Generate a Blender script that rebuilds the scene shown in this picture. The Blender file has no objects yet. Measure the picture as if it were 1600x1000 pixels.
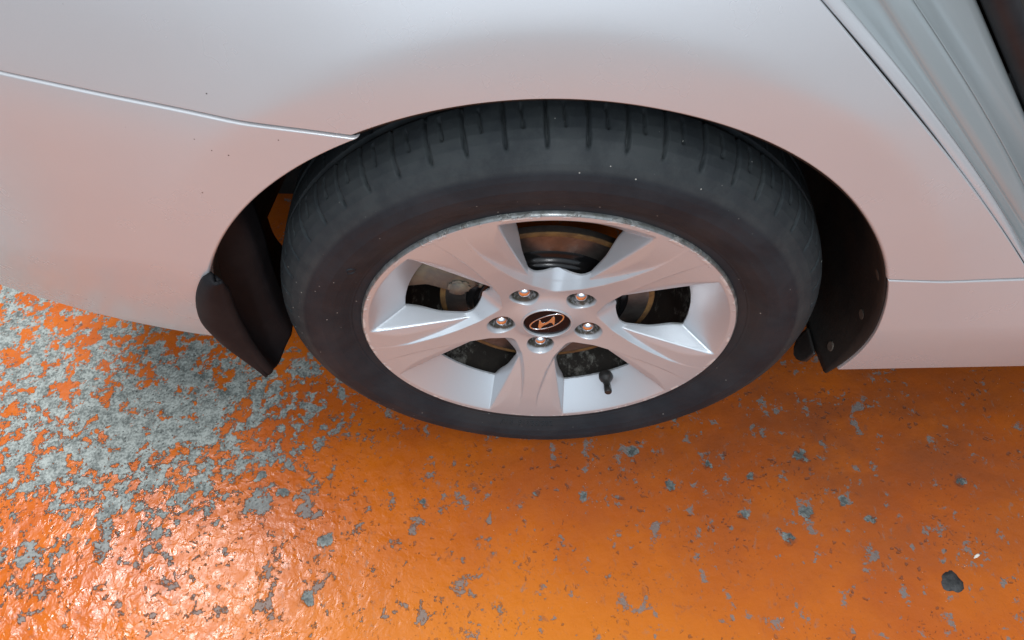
import bpy, bmesh, math, random
import numpy as np
from mathutils import Vector, Matrix

sc = bpy.context.scene
col = sc.collection
AX = 0.306                      # height of the wheel centre above the floor

# ------------------------------------------------------------------ camera
cam = bpy.data.cameras.new('camera')
cam.sensor_width = 36.0
cam.lens = 1080.0 / 1600.0 * 36.0
cam.clip_start = 0.01
cam.clip_end = 100.0
cam_ob = bpy.data.objects.new('camera', cam)
col.objects.link(cam_ob)
cam_ob.location = (0.0, -0.4324, 0.7061 + AX)
cam_ob.rotation_euler = (0.5769, 0.0531, 0.0111)
sc.camera = cam_ob

# ------------------------------------------------------------------ light
world = bpy.data.worlds.new("World")
sc.world = world
world.use_nodes = True
bg = world.node_tree.nodes['Background']
bg.inputs['Color'].default_value = (0.74, 0.87, 1.0, 1)
bg.inputs['Strength'].default_value = 0.47


def area(name, loc, target, sx, sy, power, color=(1, 1, 1)):
    l = bpy.data.lights.new(name, 'AREA')
    l.shape = 'RECTANGLE'
    l.size, l.size_y = sx, sy
    l.energy = power
    l.color = color
    o = bpy.data.objects.new(name, l)
    col.objects.link(o)
    o.location = loc
    d = Vector(target) - Vector(loc)
    o.rotation_euler = d.to_track_quat('-Z', 'Y').to_euler()
    return o


area('ceiling_tube_lamp', (-1.75, 0.55, 2.75), (-1.0, 0.2, 0.0), 1.3, 0.18, 112, (0.97, 0.98, 1.0))
area('ceiling_bounce_fill', (0.2, -1.0, 3.1), (0.2, -1.0, 0.0), 6.0, 5.0, 100, (0.93, 0.97, 1.0))  # broad soft fill, added in place of ambient light off the ceiling
area('ceiling_tube_lamp', (0.22, -1.9, 2.75), (0.15, -0.8, 0.0), 0.18, 1.3, 34, (0.95, 0.98, 1.0))
area('front_daylight_fill', (0.4, -5.4, 3.0), (0.2, 0.0, 0.9), 7.0, 3.0, 84, (0.76, 0.88, 1.0))  # unseen broad source, added for neutral light from the front

sc.view_settings.view_transform = 'Standard'
sc.view_settings.look = 'None'
sc.view_settings.exposure = -0.10
sc.view_settings.gamma = 1.0


# ------------------------------------------------------------------ helpers
class NT:
    """small node-tree builder"""
    def __init__(self, name):
        self.m = bpy.data.materials.new(name)
        self.m.use_nodes = True
        self.t = self.m.node_tree
        self.b = self.t.nodes['Principled BSDF']
        self.tc = self.n('ShaderNodeTexCoord')

    def n(self, typ, **kw):
        x = self.t.nodes.new(typ)
        for k, v in kw.items():
            setattr(x, k, v)
        return x

    def link(self, a, b):
        self.t.links.new(a, b)

    def put(self, sock, v):
        if isinstance(v, bpy.types.NodeSocket):
            self.link(v, sock)
        elif v is not None:
            if isinstance(v, tuple) and len(v) == 3 and sock.type == 'RGBA':
                v = v + (1,)
            sock.default_value = v

    def coord(self, scale=(1, 1, 1), loc=(0, 0, 0)):
        m = self.n('ShaderNodeMapping')
        m.inputs['Scale'].default_value = scale
        m.inputs['Location'].default_value = loc
        self.link(self.tc.outputs['Object'], m.inputs['Vector'])
        return m.outputs['Vector']

    def noise(self, scale, detail=4, rough=.55, dist=0, vec=None, color=False):
        x = self.n('ShaderNodeTexNoise')
        x.inputs['Scale'].default_value = scale
        x.inputs['Detail'].default_value = detail
        x.inputs['Roughness'].default_value = rough
        x.inputs['Distortion'].default_value = dist
        self.link(vec if vec is not None else self.tc.outputs['Object'], x.inputs['Vector'])
        return x.outputs['Color' if color else 'Fac']

    def voro(self, scale, vec=None, feature='F1', out='Distance', rnd=1.0):
        x = self.n('ShaderNodeTexVoronoi')
        x.feature = feature
        x.inputs['Scale'].default_value = scale
        x.inputs['Randomness'].default_value = rnd
        self.link(vec if vec is not None else self.tc.outputs['Object'], x.inputs['Vector'])
        return x.outputs[out]

    def math(self, op, a, b=None, c=None, clamp=False):
        x = self.n('ShaderNodeMath', operation=op)
        x.use_clamp = clamp
        self.put(x.inputs[0], a)
        if b is not None:
            self.put(x.inputs[1], b)
        if c is not None:
            self.put(x.inputs[2], c)
        return x.outputs[0]

    def step(self, v, a, b, lo=0.0, hi=1.0):
        x = self.n('ShaderNodeMapRange')
        x.interpolation_type = 'SMOOTHSTEP'
        self.put(x.inputs['Value'], v)
        x.inputs['From Min'].default_value = a
        x.inputs['From Max'].default_value = b
        x.inputs['To Min'].default_value = lo
        x.inputs['To Max'].default_value = hi
        return x.outputs['Result']

    def mix(self, f, a, b):
        x = self.n('ShaderNodeMix', data_type='RGBA')
        self.put(x.inputs[0], f)
        self.put(x.inputs[6], a)
        self.put(x.inputs[7], b)
        return x.outputs[2]

    def bump(self, h, strength=.3, dist=.01, normal=None):
        x = self.n('ShaderNodeBump')
        x.inputs['Strength'].default_value = strength
        x.inputs['Distance'].default_value = dist
        self.link(h, x.inputs['Height'])
        if normal is not None:
            self.link(normal, x.inputs['Normal'])
        return x.outputs['Normal']

    def set(self, **kw):
        for k, v in kw.items():
            self.put(self.b.inputs[k.replace('_', ' ')], v)
        return self.m


def mesh_ob(name, verts, faces, mat, parent=None, smooth=True, loc=None):
    me = bpy.data.meshes.new(name)
    verts = np.asarray(verts, dtype=np.float32)
    if isinstance(faces, np.ndarray):
        nf, k = faces.shape
        me.vertices.add(len(verts))
        me.vertices.foreach_set('co', verts.ravel())
        me.loops.add(nf * k)
        me.loops.foreach_set('vertex_index', faces.astype(np.int32).ravel())
        me.polygons.add(nf)
        me.polygons.foreach_set('loop_start', np.arange(0, nf * k, k, dtype=np.int32))
        me.update(calc_edges=True)
    else:
        me.from_pydata([tuple(map(float, v)) for v in verts], [], faces)
    me.validate()
    if smooth:
        me.polygons.foreach_set('use_smooth', np.ones(len(me.polygons), dtype=bool))
    if mat:
        me.materials.append(mat)
    o = bpy.data.objects.new(name, me)
    col.objects.link(o)
    if parent:
        o.parent = parent
    if loc is not None:
        o.location = loc
    return o


def grid_faces(n, m, wrap_n=False, wrap_m=False):
    i = np.arange(n if wrap_n else n - 1)
    j = np.arange(m if wrap_m else m - 1)
    I, J = np.meshgrid(i, j, indexing='ij')
    I2, J2 = (I + 1) % n, (J + 1) % m
    return np.stack([I * m + J, I2 * m + J, I2 * m + J2, I * m + J2], -1).reshape(-1, 4)


def catmull(pts, n):
    pts = np.asarray(pts, float)
    P = np.vstack([2 * pts[0] - pts[1], pts, 2 * pts[-1] - pts[-2]])
    L = np.r_[0, np.cumsum(np.linalg.norm(np.diff(pts, axis=0), axis=1))]
    t = np.linspace(0, L[-1], n)
    k = np.clip(np.searchsorted(L, t, 'right') - 1, 0, len(pts) - 2)
    u = ((t - L[k]) / (L[k + 1] - L[k]))[:, None]
    a, b, c, d = P[k], P[k + 1], P[k + 2], P[k + 3]
    return .5 * ((2 * b) + (-a + c) * u + (2 * a - 5 * b + 4 * c - d) * u ** 2 + (-a + 3 * b - 3 * c + d) * u ** 3)


def smooth_table(xs, ys, lo, hi, w, n=2000):
    x = np.linspace(lo - w * 3, hi + w * 3, n)
    y = np.interp(x, xs, ys)
    k = np.exp(-.5 * ((np.arange(-300, 301) * (x[1] - x[0])) / w) ** 2)
    k /= k.sum()
    yp = np.pad(y, 300, mode='reflect', reflect_type='odd')
    return x, np.convolve(yp, k, 'valid')


def smax(a, b, k):
    h = np.clip(.5 + .5 * (a - b) / k, 0, 1)
    return b + (a - b) * h + k * h * (1 - h)


def smin(a, b, k):
    return -smax(-a, -b, k)


def sstep(a, b, x):
    t = np.clip((x - a) / (b - a), 0, 1)
    return t * t * (3 - 2 * t)


def revolve(name, prof, mat, parent, n=96, smooth=True, axis_xz=(0, 0)):
    """prof: (r, y) pairs; axis along y through axis_xz"""
    prof = np.asarray(prof, float)
    th = np.linspace(0, 2 * np.pi, n, endpoint=False)
    R, T = np.meshgrid(prof[:, 0], th, indexing='ij')
    Y = np.repeat(prof[:, 1][:, None], n, 1)
    V = np.stack([axis_xz[0] + R * np.cos(T), Y, axis_xz[1] + R * np.sin(T)], -1).reshape(-1, 3)
    F = grid_faces(len(prof), n, wrap_m=True)[:, ::-1]
    return mesh_ob(name, V, F, mat, parent, smooth)


def fix_normals(o, sharp=None):
    bm = bmesh.new()
    bm.from_mesh(o.data)
    bmesh.ops.recalc_face_normals(bm, faces=bm.faces)
    if sharp is not None:
        for e in bm.edges:
            if len(e.link_faces) == 2 and e.calc_face_angle(0) > sharp:
                e.smooth = False
    bm.to_mesh(o.data)
    bm.free()


def prism(name, poly, y0, y1, mat, parent, bevel=0.0):
    """polygon in x,z extruded along y from y0 (front) to y1"""
    bm = bmesh.new()
    vs = [bm.verts.new((x, y0, z)) for x, z in poly]
    f = bm.faces.new(vs)
    r = bmesh.ops.extrude_face_region(bm, geom=[f])
    for v in [g for g in r['geom'] if isinstance(g, bmesh.types.BMVert)]:
        v.co.y = y1
    if bevel:
        es = [e for e in bm.edges if abs(e.verts[0].co.y - y0) < 1e-6 and abs(e.verts[1].co.y - y0) < 1e-6]
        bmesh.ops.bevel(bm, geom=es, offset=bevel, segments=2, affect='EDGES', profile=.6)
    bmesh.ops.recalc_face_normals(bm, faces=bm.faces)
    me = bpy.data.meshes.new(name)
    bm.to_mesh(me)
    bm.free()
    me.materials.append(mat)
    o = bpy.data.objects.new(name, me)
    col.objects.link(o)
    o.parent = parent
    return o


# ------------------------------------------------------------------ materials
def mat_floor():
    N = NT('worn_orange_paint_on_concrete')
    sep = N.n('ShaderNodeSeparateXYZ')
    N.link(N.tc.outputs['Object'], sep.inputs[0])
    X, Y = sep.outputs[0], sep.outputs[1]

    def blob(cx, cy, sx, sy, amp):
        a = N.math('DIVIDE', N.math('SUBTRACT', X, cx), sx)
        b = N.math('DIVIDE', N.math('SUBTRACT', Y, cy), sy)
        q = N.math('ADD', N.math('MULTIPLY', a, a), N.math('MULTIPLY', b, b))
        return N.math('MULTIPLY', N.math('EXPONENT', N.math('MULTIPLY', q, -1.0)), amp)

    def add(*s):
        r = s[0]
        for q in s[1:]:
            r = N.math('ADD', r, q)
        return r

    # where the paint has worn through to the concrete
    wear = add(blob(-.61, .075, .19, .12, .055), blob(-.76, -.02, .19, .085, .055), blob(-.52, .13, .22, .12, .030),
               blob(-.92, .17, .34, .18, .058), blob(-1.40, .05, .40, .60, .13), blob(-.82, -.19, .16, .08, .026), blob(-.40, .06, .18, .14, .022), blob(-.58, -.10, .15, .08, .040),
               blob(-.30, -.12, .25, .16, .008), blob(.0, -.17, .60, .16, .008), blob(.55, -.23, .15, .10, .020), blob(.35, .04, .25, .08, .018))
    # dark oily spots, some of them set where they lie in the yard
    warp = N.noise(42, 4, .6, 0, None, True)
    wv = N.n('ShaderNodeVectorMath', operation='MULTIPLY_ADD')
    N.link(warp, wv.inputs[0])
    wv.inputs[1].default_value = (.030, .030, 0)
    N.link(N.tc.outputs['Object'], wv.inputs[2])
    v = N.n('ShaderNodeTexVoronoi')
    v.inputs['Scale'].default_value = 21
    N.link(wv.outputs[0], v.inputs['Vector'])
    sepc = N.n('ShaderNodeSeparateColor')
    N.link(v.outputs['Color'], sepc.inputs[0])
    rad = N.math('MULTIPLY', N.math('POWER', sepc.outputs[0], 2.5), .17)
    spot = N.math('MULTIPLY', N.step(N.math('SUBTRACT', v.outputs['Distance'], rad), .02, -.03),
                  N.step(sepc.outputs[1], .45, .5))
    tiny = N.math('MULTIPLY', N.step(N.voro(75, wv.outputs[0]), .24, .12), N.step(N.noise(11, 3, .5, 0, N.coord(loc=(1, 9, 0))), .45, .58))
    tiny2 = N.math('MULTIPLY', N.step(N.voro(170, wv.outputs[0]), .22, .12), N.step(N.noise(8, 3, .6, 0, N.coord(loc=(6, 2, 0))), .42, .60))
    tiny = N.math('MAXIMUM', tiny, N.math('MULTIPLY', tiny2, .8))
    sep2 = N.n('ShaderNodeSeparateXYZ')
    N.link(wv.outputs[0], sep2.inputs[0])
    setspots = None
    for cx, cy, r in ((.379, -.029, .016), (.30, -.06, .012), (.13, -.02, .013), (.28, -.12, .010), (.37, -.118, .014),
                      (.425, -.10, .011), (.18, -.075, .009), (.46, -.125, .010), (.335, -.15, .010), (.24, -.045, .009),
                      (.05, -.09, .008), (-.02, -.085, .008), (-.19, -.10, .010), (-.33, -.155, .014), (-.45, -.055, .013),
                      (-.41, -.085, .012), (-.345, -.235, .015), (.60, -.07, .012), (.20, .04, .011)):
        dx = N.math('SUBTRACT', N.math('SUBTRACT', sep2.outputs[0], .015), cx)
        dy = N.math('SUBTRACT', N.math('SUBTRACT', sep2.outputs[1], .015), cy)
        d = N.math('SQRT', N.math('ADD', N.math('MULTIPLY', dx, dx), N.math('MULTIPLY', dy, dy)))
        s = N.step(d, r * 1.05, r * .30)
        setspots = s if setspots is None else N.math('MAXIMUM', setspots, s)
    wear = N.math('ADD', wear, N.math('MULTIPLY', setspots, .11))
    spot = N.math('MAXIMUM', N.math('MULTIPLY', spot, .30), N.math('MAXIMUM', N.math('MULTIPLY', tiny, .55), N.math('MULTIPLY', setspots, .62)))
    n_big = N.noise(8.0, 3, .5)
    n_mid = N.noise(26.0, 9, .66, .25)
    n_str = N.noise(14.0, 6, .6, .2, N.coord((1.7, 0.8, 1)))
    n_fine = N.noise(75.0, 8, .7, .3)
    field = add(N.math('MULTIPLY', n_mid, .44), N.math('MULTIPLY', n_str, .18), N.math('MULTIPLY', n_fine, .38), wear)
    edge_y = N.math('ADD', Y, N.math('MULTIPLY', N.math('SUBTRACT', n_mid, .5), .10))
    orange_area = N.math('MULTIPLY', N.step(edge_y, -1.30, -1.22), N.step(X, -1.9, -1.8))  # grey floor outside it is unseen, added to cut the orange bounce
    field = N.math('ADD', field, N.math('MULTIPLY', N.math('SUBTRACT', 1.0, orange_area), .5))
    bare = N.step(field, .561, .583)
    bare_soft = N.step(field, .57, .66)
    # concrete
    c1 = N.noise(60, 6, .6)
    c2 = N.noise(240, 4, .6)
    conc = N.mix(N.step(add(N.math('MULTIPLY', c1, .6), N.math('MULTIPLY', c2, .4)), .36, .64),
                 (.095, .106, .099), (.32, .345, .322))
    flake = N.step(N.math('ADD', N.voro(230), N.math('MULTIPLY', c1, .3)), .30, .16)
    conc = N.mix(N.math('MULTIPLY', flake, .38), conc, (.56, .58, .54))
    pit = N.step(N.voro(95, N.coord(loc=(3, 1, 0))), .17, .08)
    conc = N.mix(N.math('MULTIPLY', pit, .75), conc, (.045, .048, .045))
    # paint
    p1 = N.noise(5.5, 5, .6)
    p2 = N.noise(70, 5, .65)
    paint = N.mix(N.step(p1, .35, .65), (.49, .112, .006), (.41, .082, .007))
    paint = N.mix(N.step(p2, .52, .78, 0, .45), paint, (.32, .070, .016))
    right_brown = blob(.52, .0, .46, .24, 1.0)  # browner right side: grime plus the car's reflection, put into the colour
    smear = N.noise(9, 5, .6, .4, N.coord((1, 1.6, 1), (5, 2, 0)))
    paint = N.mix(N.math('MULTIPLY', N.step(smear, .25, .70, .30, .80), add(right_brown, blob(.05, .06, .6, .16, .45)), clamp=True), paint, (.235, .060, .018))
    paint = N.mix(blob(-.10, -.31, .36, .12, .75), paint, (.54, .160, .006))  # golden pool: brighter light on the near floor, put into the colour
    scuff = N.math('MULTIPLY', N.step(N.noise(95, 7, .72, .4, N.coord((1, .55, 1), (2, 8, 0))), .57, .66), N.step(N.noise(7, 3, .55, 0, N.coord(loc=(9, 1, 0))), .40, .62))
    paint = N.mix(N.math('MULTIPLY', scuff, .5), paint, (.17, .15, .125))
    # thin worn patches showing brown through the orange
    thin = N.step(N.noise(38, 6, .7, .3, N.coord(loc=(7, 3, 0))), .60, .70)
    paint = N.mix(N.math('MULTIPLY', thin, .55), paint, (.20, .070, .035))
    conc = N.mix(N.step(wear, .075, .015), conc, (.155, .162, .157))
    base = N.mix(N.math('MULTIPLY', bare, N.step(wear, .0, .05, .80, 1.0)), paint, conc)
    base = N.mix(N.math('MULTIPLY', spot, .85), base, (.040, .044, .045))
    grit = N.step(N.voro(120, N.coord(loc=(2, 4, 0))), .055, .03)
    base = N.mix(N.math('MULTIPLY', grit, N.step(N.noise(6, 2, .5, 0, N.coord(loc=(4, 4, 0))), .5, .62)), base, (.75, .70, .62))
    # relief: brushed paint ripples, chips
    left = N.math('ADD', blob(-.75, -.22, .50, .26, .8), .2, clamp=True)
    h1 = N.noise(17, 3, .5, .6, N.coord((1, .7, 1)))
    h2 = N.noise(60, 3, .55, .4)
    h3 = N.noise(300, 3, .6)
    hp = add(N.math('MULTIPLY', h1, .0042), N.math('MULTIPLY', h2, .0017))
    hp = N.math('MULTIPLY', hp, left)
    hp = add(hp, N.math('MULTIPLY', h2, .0006), N.math('MULTIPLY', h3, .00022), N.math('MULTIPLY', N.step(spot, .1, .6), -.0008))
    hc = add(N.math('MULTIPLY', c1, .0016), N.math('MULTIPLY', c2, .0010), -.0004, N.math('MULTIPLY', pit, -.0008))
    hmix = N.n('ShaderNodeMix', data_type='FLOAT')
    N.link(bare, hmix.inputs[0])
    N.link(hp, hmix.inputs[2])
    N.link(hc, hmix.inputs[3])
    nrm = N.bump(hmix.outputs[0], 1.0, 1.0)
    rough = N.math('ADD', N.math('MULTIPLY', bare, .30), N.step(N.noise(48, 6, .7, .2), .35, .65, .30, .56))
    rough = N.math('ADD', rough, N.math('MULTIPLY', right_brown, .10), clamp=True)
    rough = N.math('SUBTRACT', rough, N.math('MULTIPLY', left, .20), clamp=True)
    return N.set(Base_Color=base, Roughness=rough, Normal=nrm, Specular_IOR_Level=N.math('MULTIPLY_ADD', left, .15, .15))


def mat_paint():
    N = NT('silver_car_paint')
    fl = N.noise(2600, 1, .5)
    base = N.mix(fl, (.53, .545, .565), (.60, .61, .63))
    dust = N.step(N.voro(75, N.coord(loc=(1, 2, 3))), .062, .034)
    few = N.step(N.noise(7, 2, .5, 0, N.coord(loc=(2, 0, 1))), .56, .64)
    sep = N.n('ShaderNodeSeparateXYZ')
    N.link(N.tc.outputs['Object'], sep.inputs[0])
    low = N.step(sep.outputs[0], -.02, -.15)
    dirt = N.math('MULTIPLY', N.math('MULTIPLY', dust, few), N.math('ADD', low, .12))
    base = N.mix(dirt, base, (.04, .03, .025))
    film = N.step(N.noise(9, 5, .6), .35, .75, .0, .15)
    base = N.mix(film, base, (.52, .49, .48))
    peel = N.bump(N.noise(420, 2, .5), .018, .001)
    return N.set(Base_Color=base, Metallic=.26, Roughness=N.step(N.noise(14, 4, .6), .3, .7, .23, .28), Coat_Weight=.45,
                 Coat_Roughness=.16, Normal=peel)


def mat_alloy():
    N = NT('silver_alloy_lacquer')
    sep = N.n('ShaderNodeSeparateXYZ')
    N.link(N.tc.outputs['Object'], sep.inputs[0])
    r = N.math('SQRT', N.math('ADD', N.math('MULTIPLY', sep.outputs[0], sep.outputs[0]), N.math('MULTIPLY', sep.outputs[2], sep.outputs[2])))
    base = N.mix(N.noise(1800, 1, .5), (.515, .55, .585), (.595, .63, .665))
    # brake dust gathered deep in the pockets and by the nuts
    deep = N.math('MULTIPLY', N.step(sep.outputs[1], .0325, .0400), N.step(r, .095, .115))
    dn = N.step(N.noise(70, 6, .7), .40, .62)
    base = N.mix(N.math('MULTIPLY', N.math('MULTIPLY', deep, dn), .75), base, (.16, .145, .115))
    dn = None
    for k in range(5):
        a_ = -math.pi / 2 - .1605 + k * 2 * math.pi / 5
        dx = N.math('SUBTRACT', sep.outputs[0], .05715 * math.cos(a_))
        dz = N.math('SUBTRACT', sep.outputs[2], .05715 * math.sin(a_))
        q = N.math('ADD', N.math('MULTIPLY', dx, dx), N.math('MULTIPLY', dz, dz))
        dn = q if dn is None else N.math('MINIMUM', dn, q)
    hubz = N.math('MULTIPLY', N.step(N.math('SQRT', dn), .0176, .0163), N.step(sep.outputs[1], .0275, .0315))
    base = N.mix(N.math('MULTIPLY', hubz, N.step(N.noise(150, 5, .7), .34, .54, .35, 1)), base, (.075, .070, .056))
    # hairlines and specks
    sp = N.math('MULTIPLY', N.step(N.voro(150), .075, .04), N.step(N.noise(22, 2), .56, .66))
    base = N.mix(N.math('MULTIPLY', sp, .8), base, (.05, .045, .04))
    # kerb scuffs along the flange
    edge = N.math('MULTIPLY', N.step(r, .2125, .2158), N.step(N.noise(34, 5, .75, .5), .52, .58))
    base = N.mix(N.math('MULTIPLY', edge, .85), base, (.80, .80, .78))
    lip = N.step(r, .2168, .2178)
    base = N.mix(N.math('MULTIPLY', lip, N.step(N.noise(60, 5, .7), .3, .7, .6, 1.0)), base, (.13, .135, .125))
    h = N.math('MULTIPLY', N.noise(420, 4, .7), N.math('MULTIPLY', edge, .0012))
    nrm = N.bump(N.math('ADD', h, N.math('MULTIPLY', N.noise(500, 2), .00002)), 1.0, 1.0)
    return N.set(Base_Color=base, Metallic=.42, Roughness=N.math('ADD', N.math('MULTIPLY', edge, .25), .33, clamp=True), Coat_Weight=.25,
                 Coat_Roughness=.12, Normal=nrm)


def mat_rubber():
    N = NT('weathered_tyre_rubber')
    sep = N.n('ShaderNodeSeparateXYZ')
    N.link(N.tc.outputs['Object'], sep.inputs[0])
    r = N.math('SQRT', N.math('ADD', N.math('MULTIPLY', sep.outputs[0], sep.outputs[0]), N.math('MULTIPLY', sep.outputs[2], sep.outputs[2])))
    base = N.mix(N.step(N.noise(14, 6, .65, .4), .35, .68), (.014, .0185, .024), (.024, .030, .0365))
    wornband = N.math('MULTIPLY', N.step(r, .279, .2845), N.step(N.noise(30, 5, .7), .35, .65, .45, 1))
    base = N.mix(N.math('MULTIPLY', wornband, .75), base, (.050, .058, .060))
    brown = N.math('MULTIPLY', N.step(r, .262, .235), N.step(N.noise(7, 4), .4, .65))
    base = N.mix(N.math('MULTIPLY', brown, .5), base, (.030, .029, .029))
    fleck = N.math('MULTIPLY', N.step(N.voro(78, N.coord((1, 1, 1), (3, 1, 2))), .070, .04), N.step(N.noise(9, 2), .42, .56))
    base = N.mix(N.math('MULTIPLY', fleck, .75), base, (.55, .55, .50))
    nrm = N.bump(N.math('ADD', N.math('MULTIPLY', N.noise(900, 3, .6), .00012), N.math('MULTIPLY', N.noise(80, 4, .6), .0002)), 1.0, 1.0)
    return N.set(Base_Color=base, Roughness=N.step(N.noise(25, 4), .3, .7, .60, .75), Normal=nrm, Specular_IOR_Level=.30)


def plain(name, colr, rough=.5, metal=0.0, noise=None, colr2=None, coat=0.0, bump=None):
    N = NT(name)
    base = colr
    if colr2:
        base = N.mix(N.step(N.noise(noise or 40, 6, .65, .3), .38, .62), colr, colr2)
    N.set(Base_Color=base, Roughness=rough, Metallic=metal, Coat_Weight=coat)
    if bump:
        N.set(Normal=N.bump(N.noise(bump[0], 4, .6), bump[1], .002))
    return N.m


def mat_barrel():
    N = NT('dirty_rim_barrel')
    f = N.math('ADD', N.math('MULTIPLY', N.noise(22, 9, .72, .3, N.coord((1, .6, 1))), .75), N.math('MULTIPLY', N.noise(90, 6, .7), .25))
    base = N.mix(N.step(f, .50, .58), (.018, .014, .011), (.19, .185, .165))
    base = N.mix(N.step(N.noise(60, 6, .7), .52, .62, 0, .7), base, (.03, .024, .018))
    return N.set(Base_Color=base, Roughness=.7, Normal=N.bump(f, .6, .004))


M_FLOOR = mat_floor()
M_PAINT = mat_paint()
M_JAMB = plain('shaded_jamb_paint', (.39, .43, .44), .30, .35, None, None, .3)  # body silver, darkened: the recess's shade is put into the colour
M_ALLOY = mat_alloy()
M_RUBBER = mat_rubber()
M_PLASTIC = plain('black_textured_plastic', (.018, .017, .017), .42, 0, 30, (.030, .028, .027), 0, (700, .06))
M_FLAP = plain('dark_mudguard_plastic', (.017, .016, .0175), .60, 0, 22, (.012, .012, .014), .0, (500, .05))
M_FLAP.node_tree.nodes['Principled BSDF'].inputs['Specular IOR Level'].default_value = .13
M_LINER = plain('dusty_wheel_liner', (.007, .007, .007), .75, 0, 16, (.016, .015, .013), 0, (120, .3))
M_FASTENER = plain('dusty_fastener', (.085, .068, .055), .8, 0, 90, (.06, .05, .04))
M_CHROME = plain('chrome', (.88, .90, .94), .15, 1.0)
M_CAP = plain('gloss_dark_cap', (.010, .006, .008), .16, 0, None, None, .0)
M_CAP.node_tree.nodes['Principled BSDF'].inputs['Specular IOR Level'].default_value = .12
M_BARREL = mat_barrel()
M_ROTOR = plain('brake_rotor_steel', (.13, .115, .105), .38, .85, 60, (.18, .155, .14))
M_RUST = plain('rusty_rotor_edge', (.10, .048, .016), .8, .1, 55, (.18, .095, .028), 0, (300, .4))
M_HAT = plain('black_hub_hat', (.010, .010, .011), .22, .5, 30, (.016, .015, .015))
M_CALIPER = plain('grimy_caliper_iron', (.13, .115, .10), .75, .2, 40, (.20, .17, .12), 0, (150, .5))
M_SEAL = plain('black_door_seal_rubber', (.008, .008, .010), .5, 0, 50, (.014, .014, .016))
M_DARK = plain('dark_underside', (.012, .012, .012), .8, 0, 10, (.020, .018, .016))
M_TAR = plain('tar', (.012, .013, .014), .55, 0, 80, (.035, .036, .036), 0, (160, .6))
M_SCRAP = plain('white_scrap', (.72, .70, .64), .7, 0, 90, (.60, .57, .50))

# ------------------------------------------------------------------ floor
fl = mesh_ob('floor', [(-9, -9, 0), (9, -9, 0), (9, 9, 0), (-9, 9, 0)], [(0, 1, 2, 3)], M_FLOOR, smooth=False)
fl['kind'] = 'structure'
fl['label'] = 'worn orange painted concrete floor with bare grey patches'

# ------------------------------------------------------------------ the car
car = bpy.data.objects.new('silver_car', None)
col.objects.link(car)
car.location = (0, 0, 0)
car['label'] = 'silver car parked on the orange floor, seen close at its rear wheel'
car['category'] = 'car'

XC, ZC = -.008, .008            # wheel-arch centre relative to the axle
R_ARCH = .3685


def S(x, z):
    """outer skin of the rear quarter: y over (x, z), axle frame"""
    x = np.asarray(x, float)
    z = np.asarray(z, float)
    y = -.030 + .30 * np.clip(.055 - z, 0, .5) ** 1.5
    rho = np.hypot(x - XC, z - ZC)
    y = y + .265 * .0045 * np.logaddexp(0, (rho - .417) / .0045) * sstep(.02, .30, z) * sstep(-.42, -.06, x)
    y = y + .6 * np.clip(z - .34, 0, None) ** 2
    y = y + .45 * np.clip(-x - .28, 0, None) ** 2
    y = y + .28 * np.clip(.2 - z, 0, .5) ** 1.5 * sstep(.30, .40, -x)
    return y


def arch_pt(a_deg):
    a = np.radians(a_deg)
    r = R_ARCH - .0155 * sstep(152, 172, np.asarray(a_deg, float)) - .006 * sstep(-2, -14, np.asarray(a_deg, float)) * 0
    return np.stack([XC + r * np.cos(a), ZC + r * np.sin(a)], -1)


def outward(P, ax):
    """in-surface direction from the interior to the edge, for edge row/column"""
    d = P
    return d / np.maximum(np.linalg.norm(d, axis=-1, keepdims=True), 1e-9)


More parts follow.
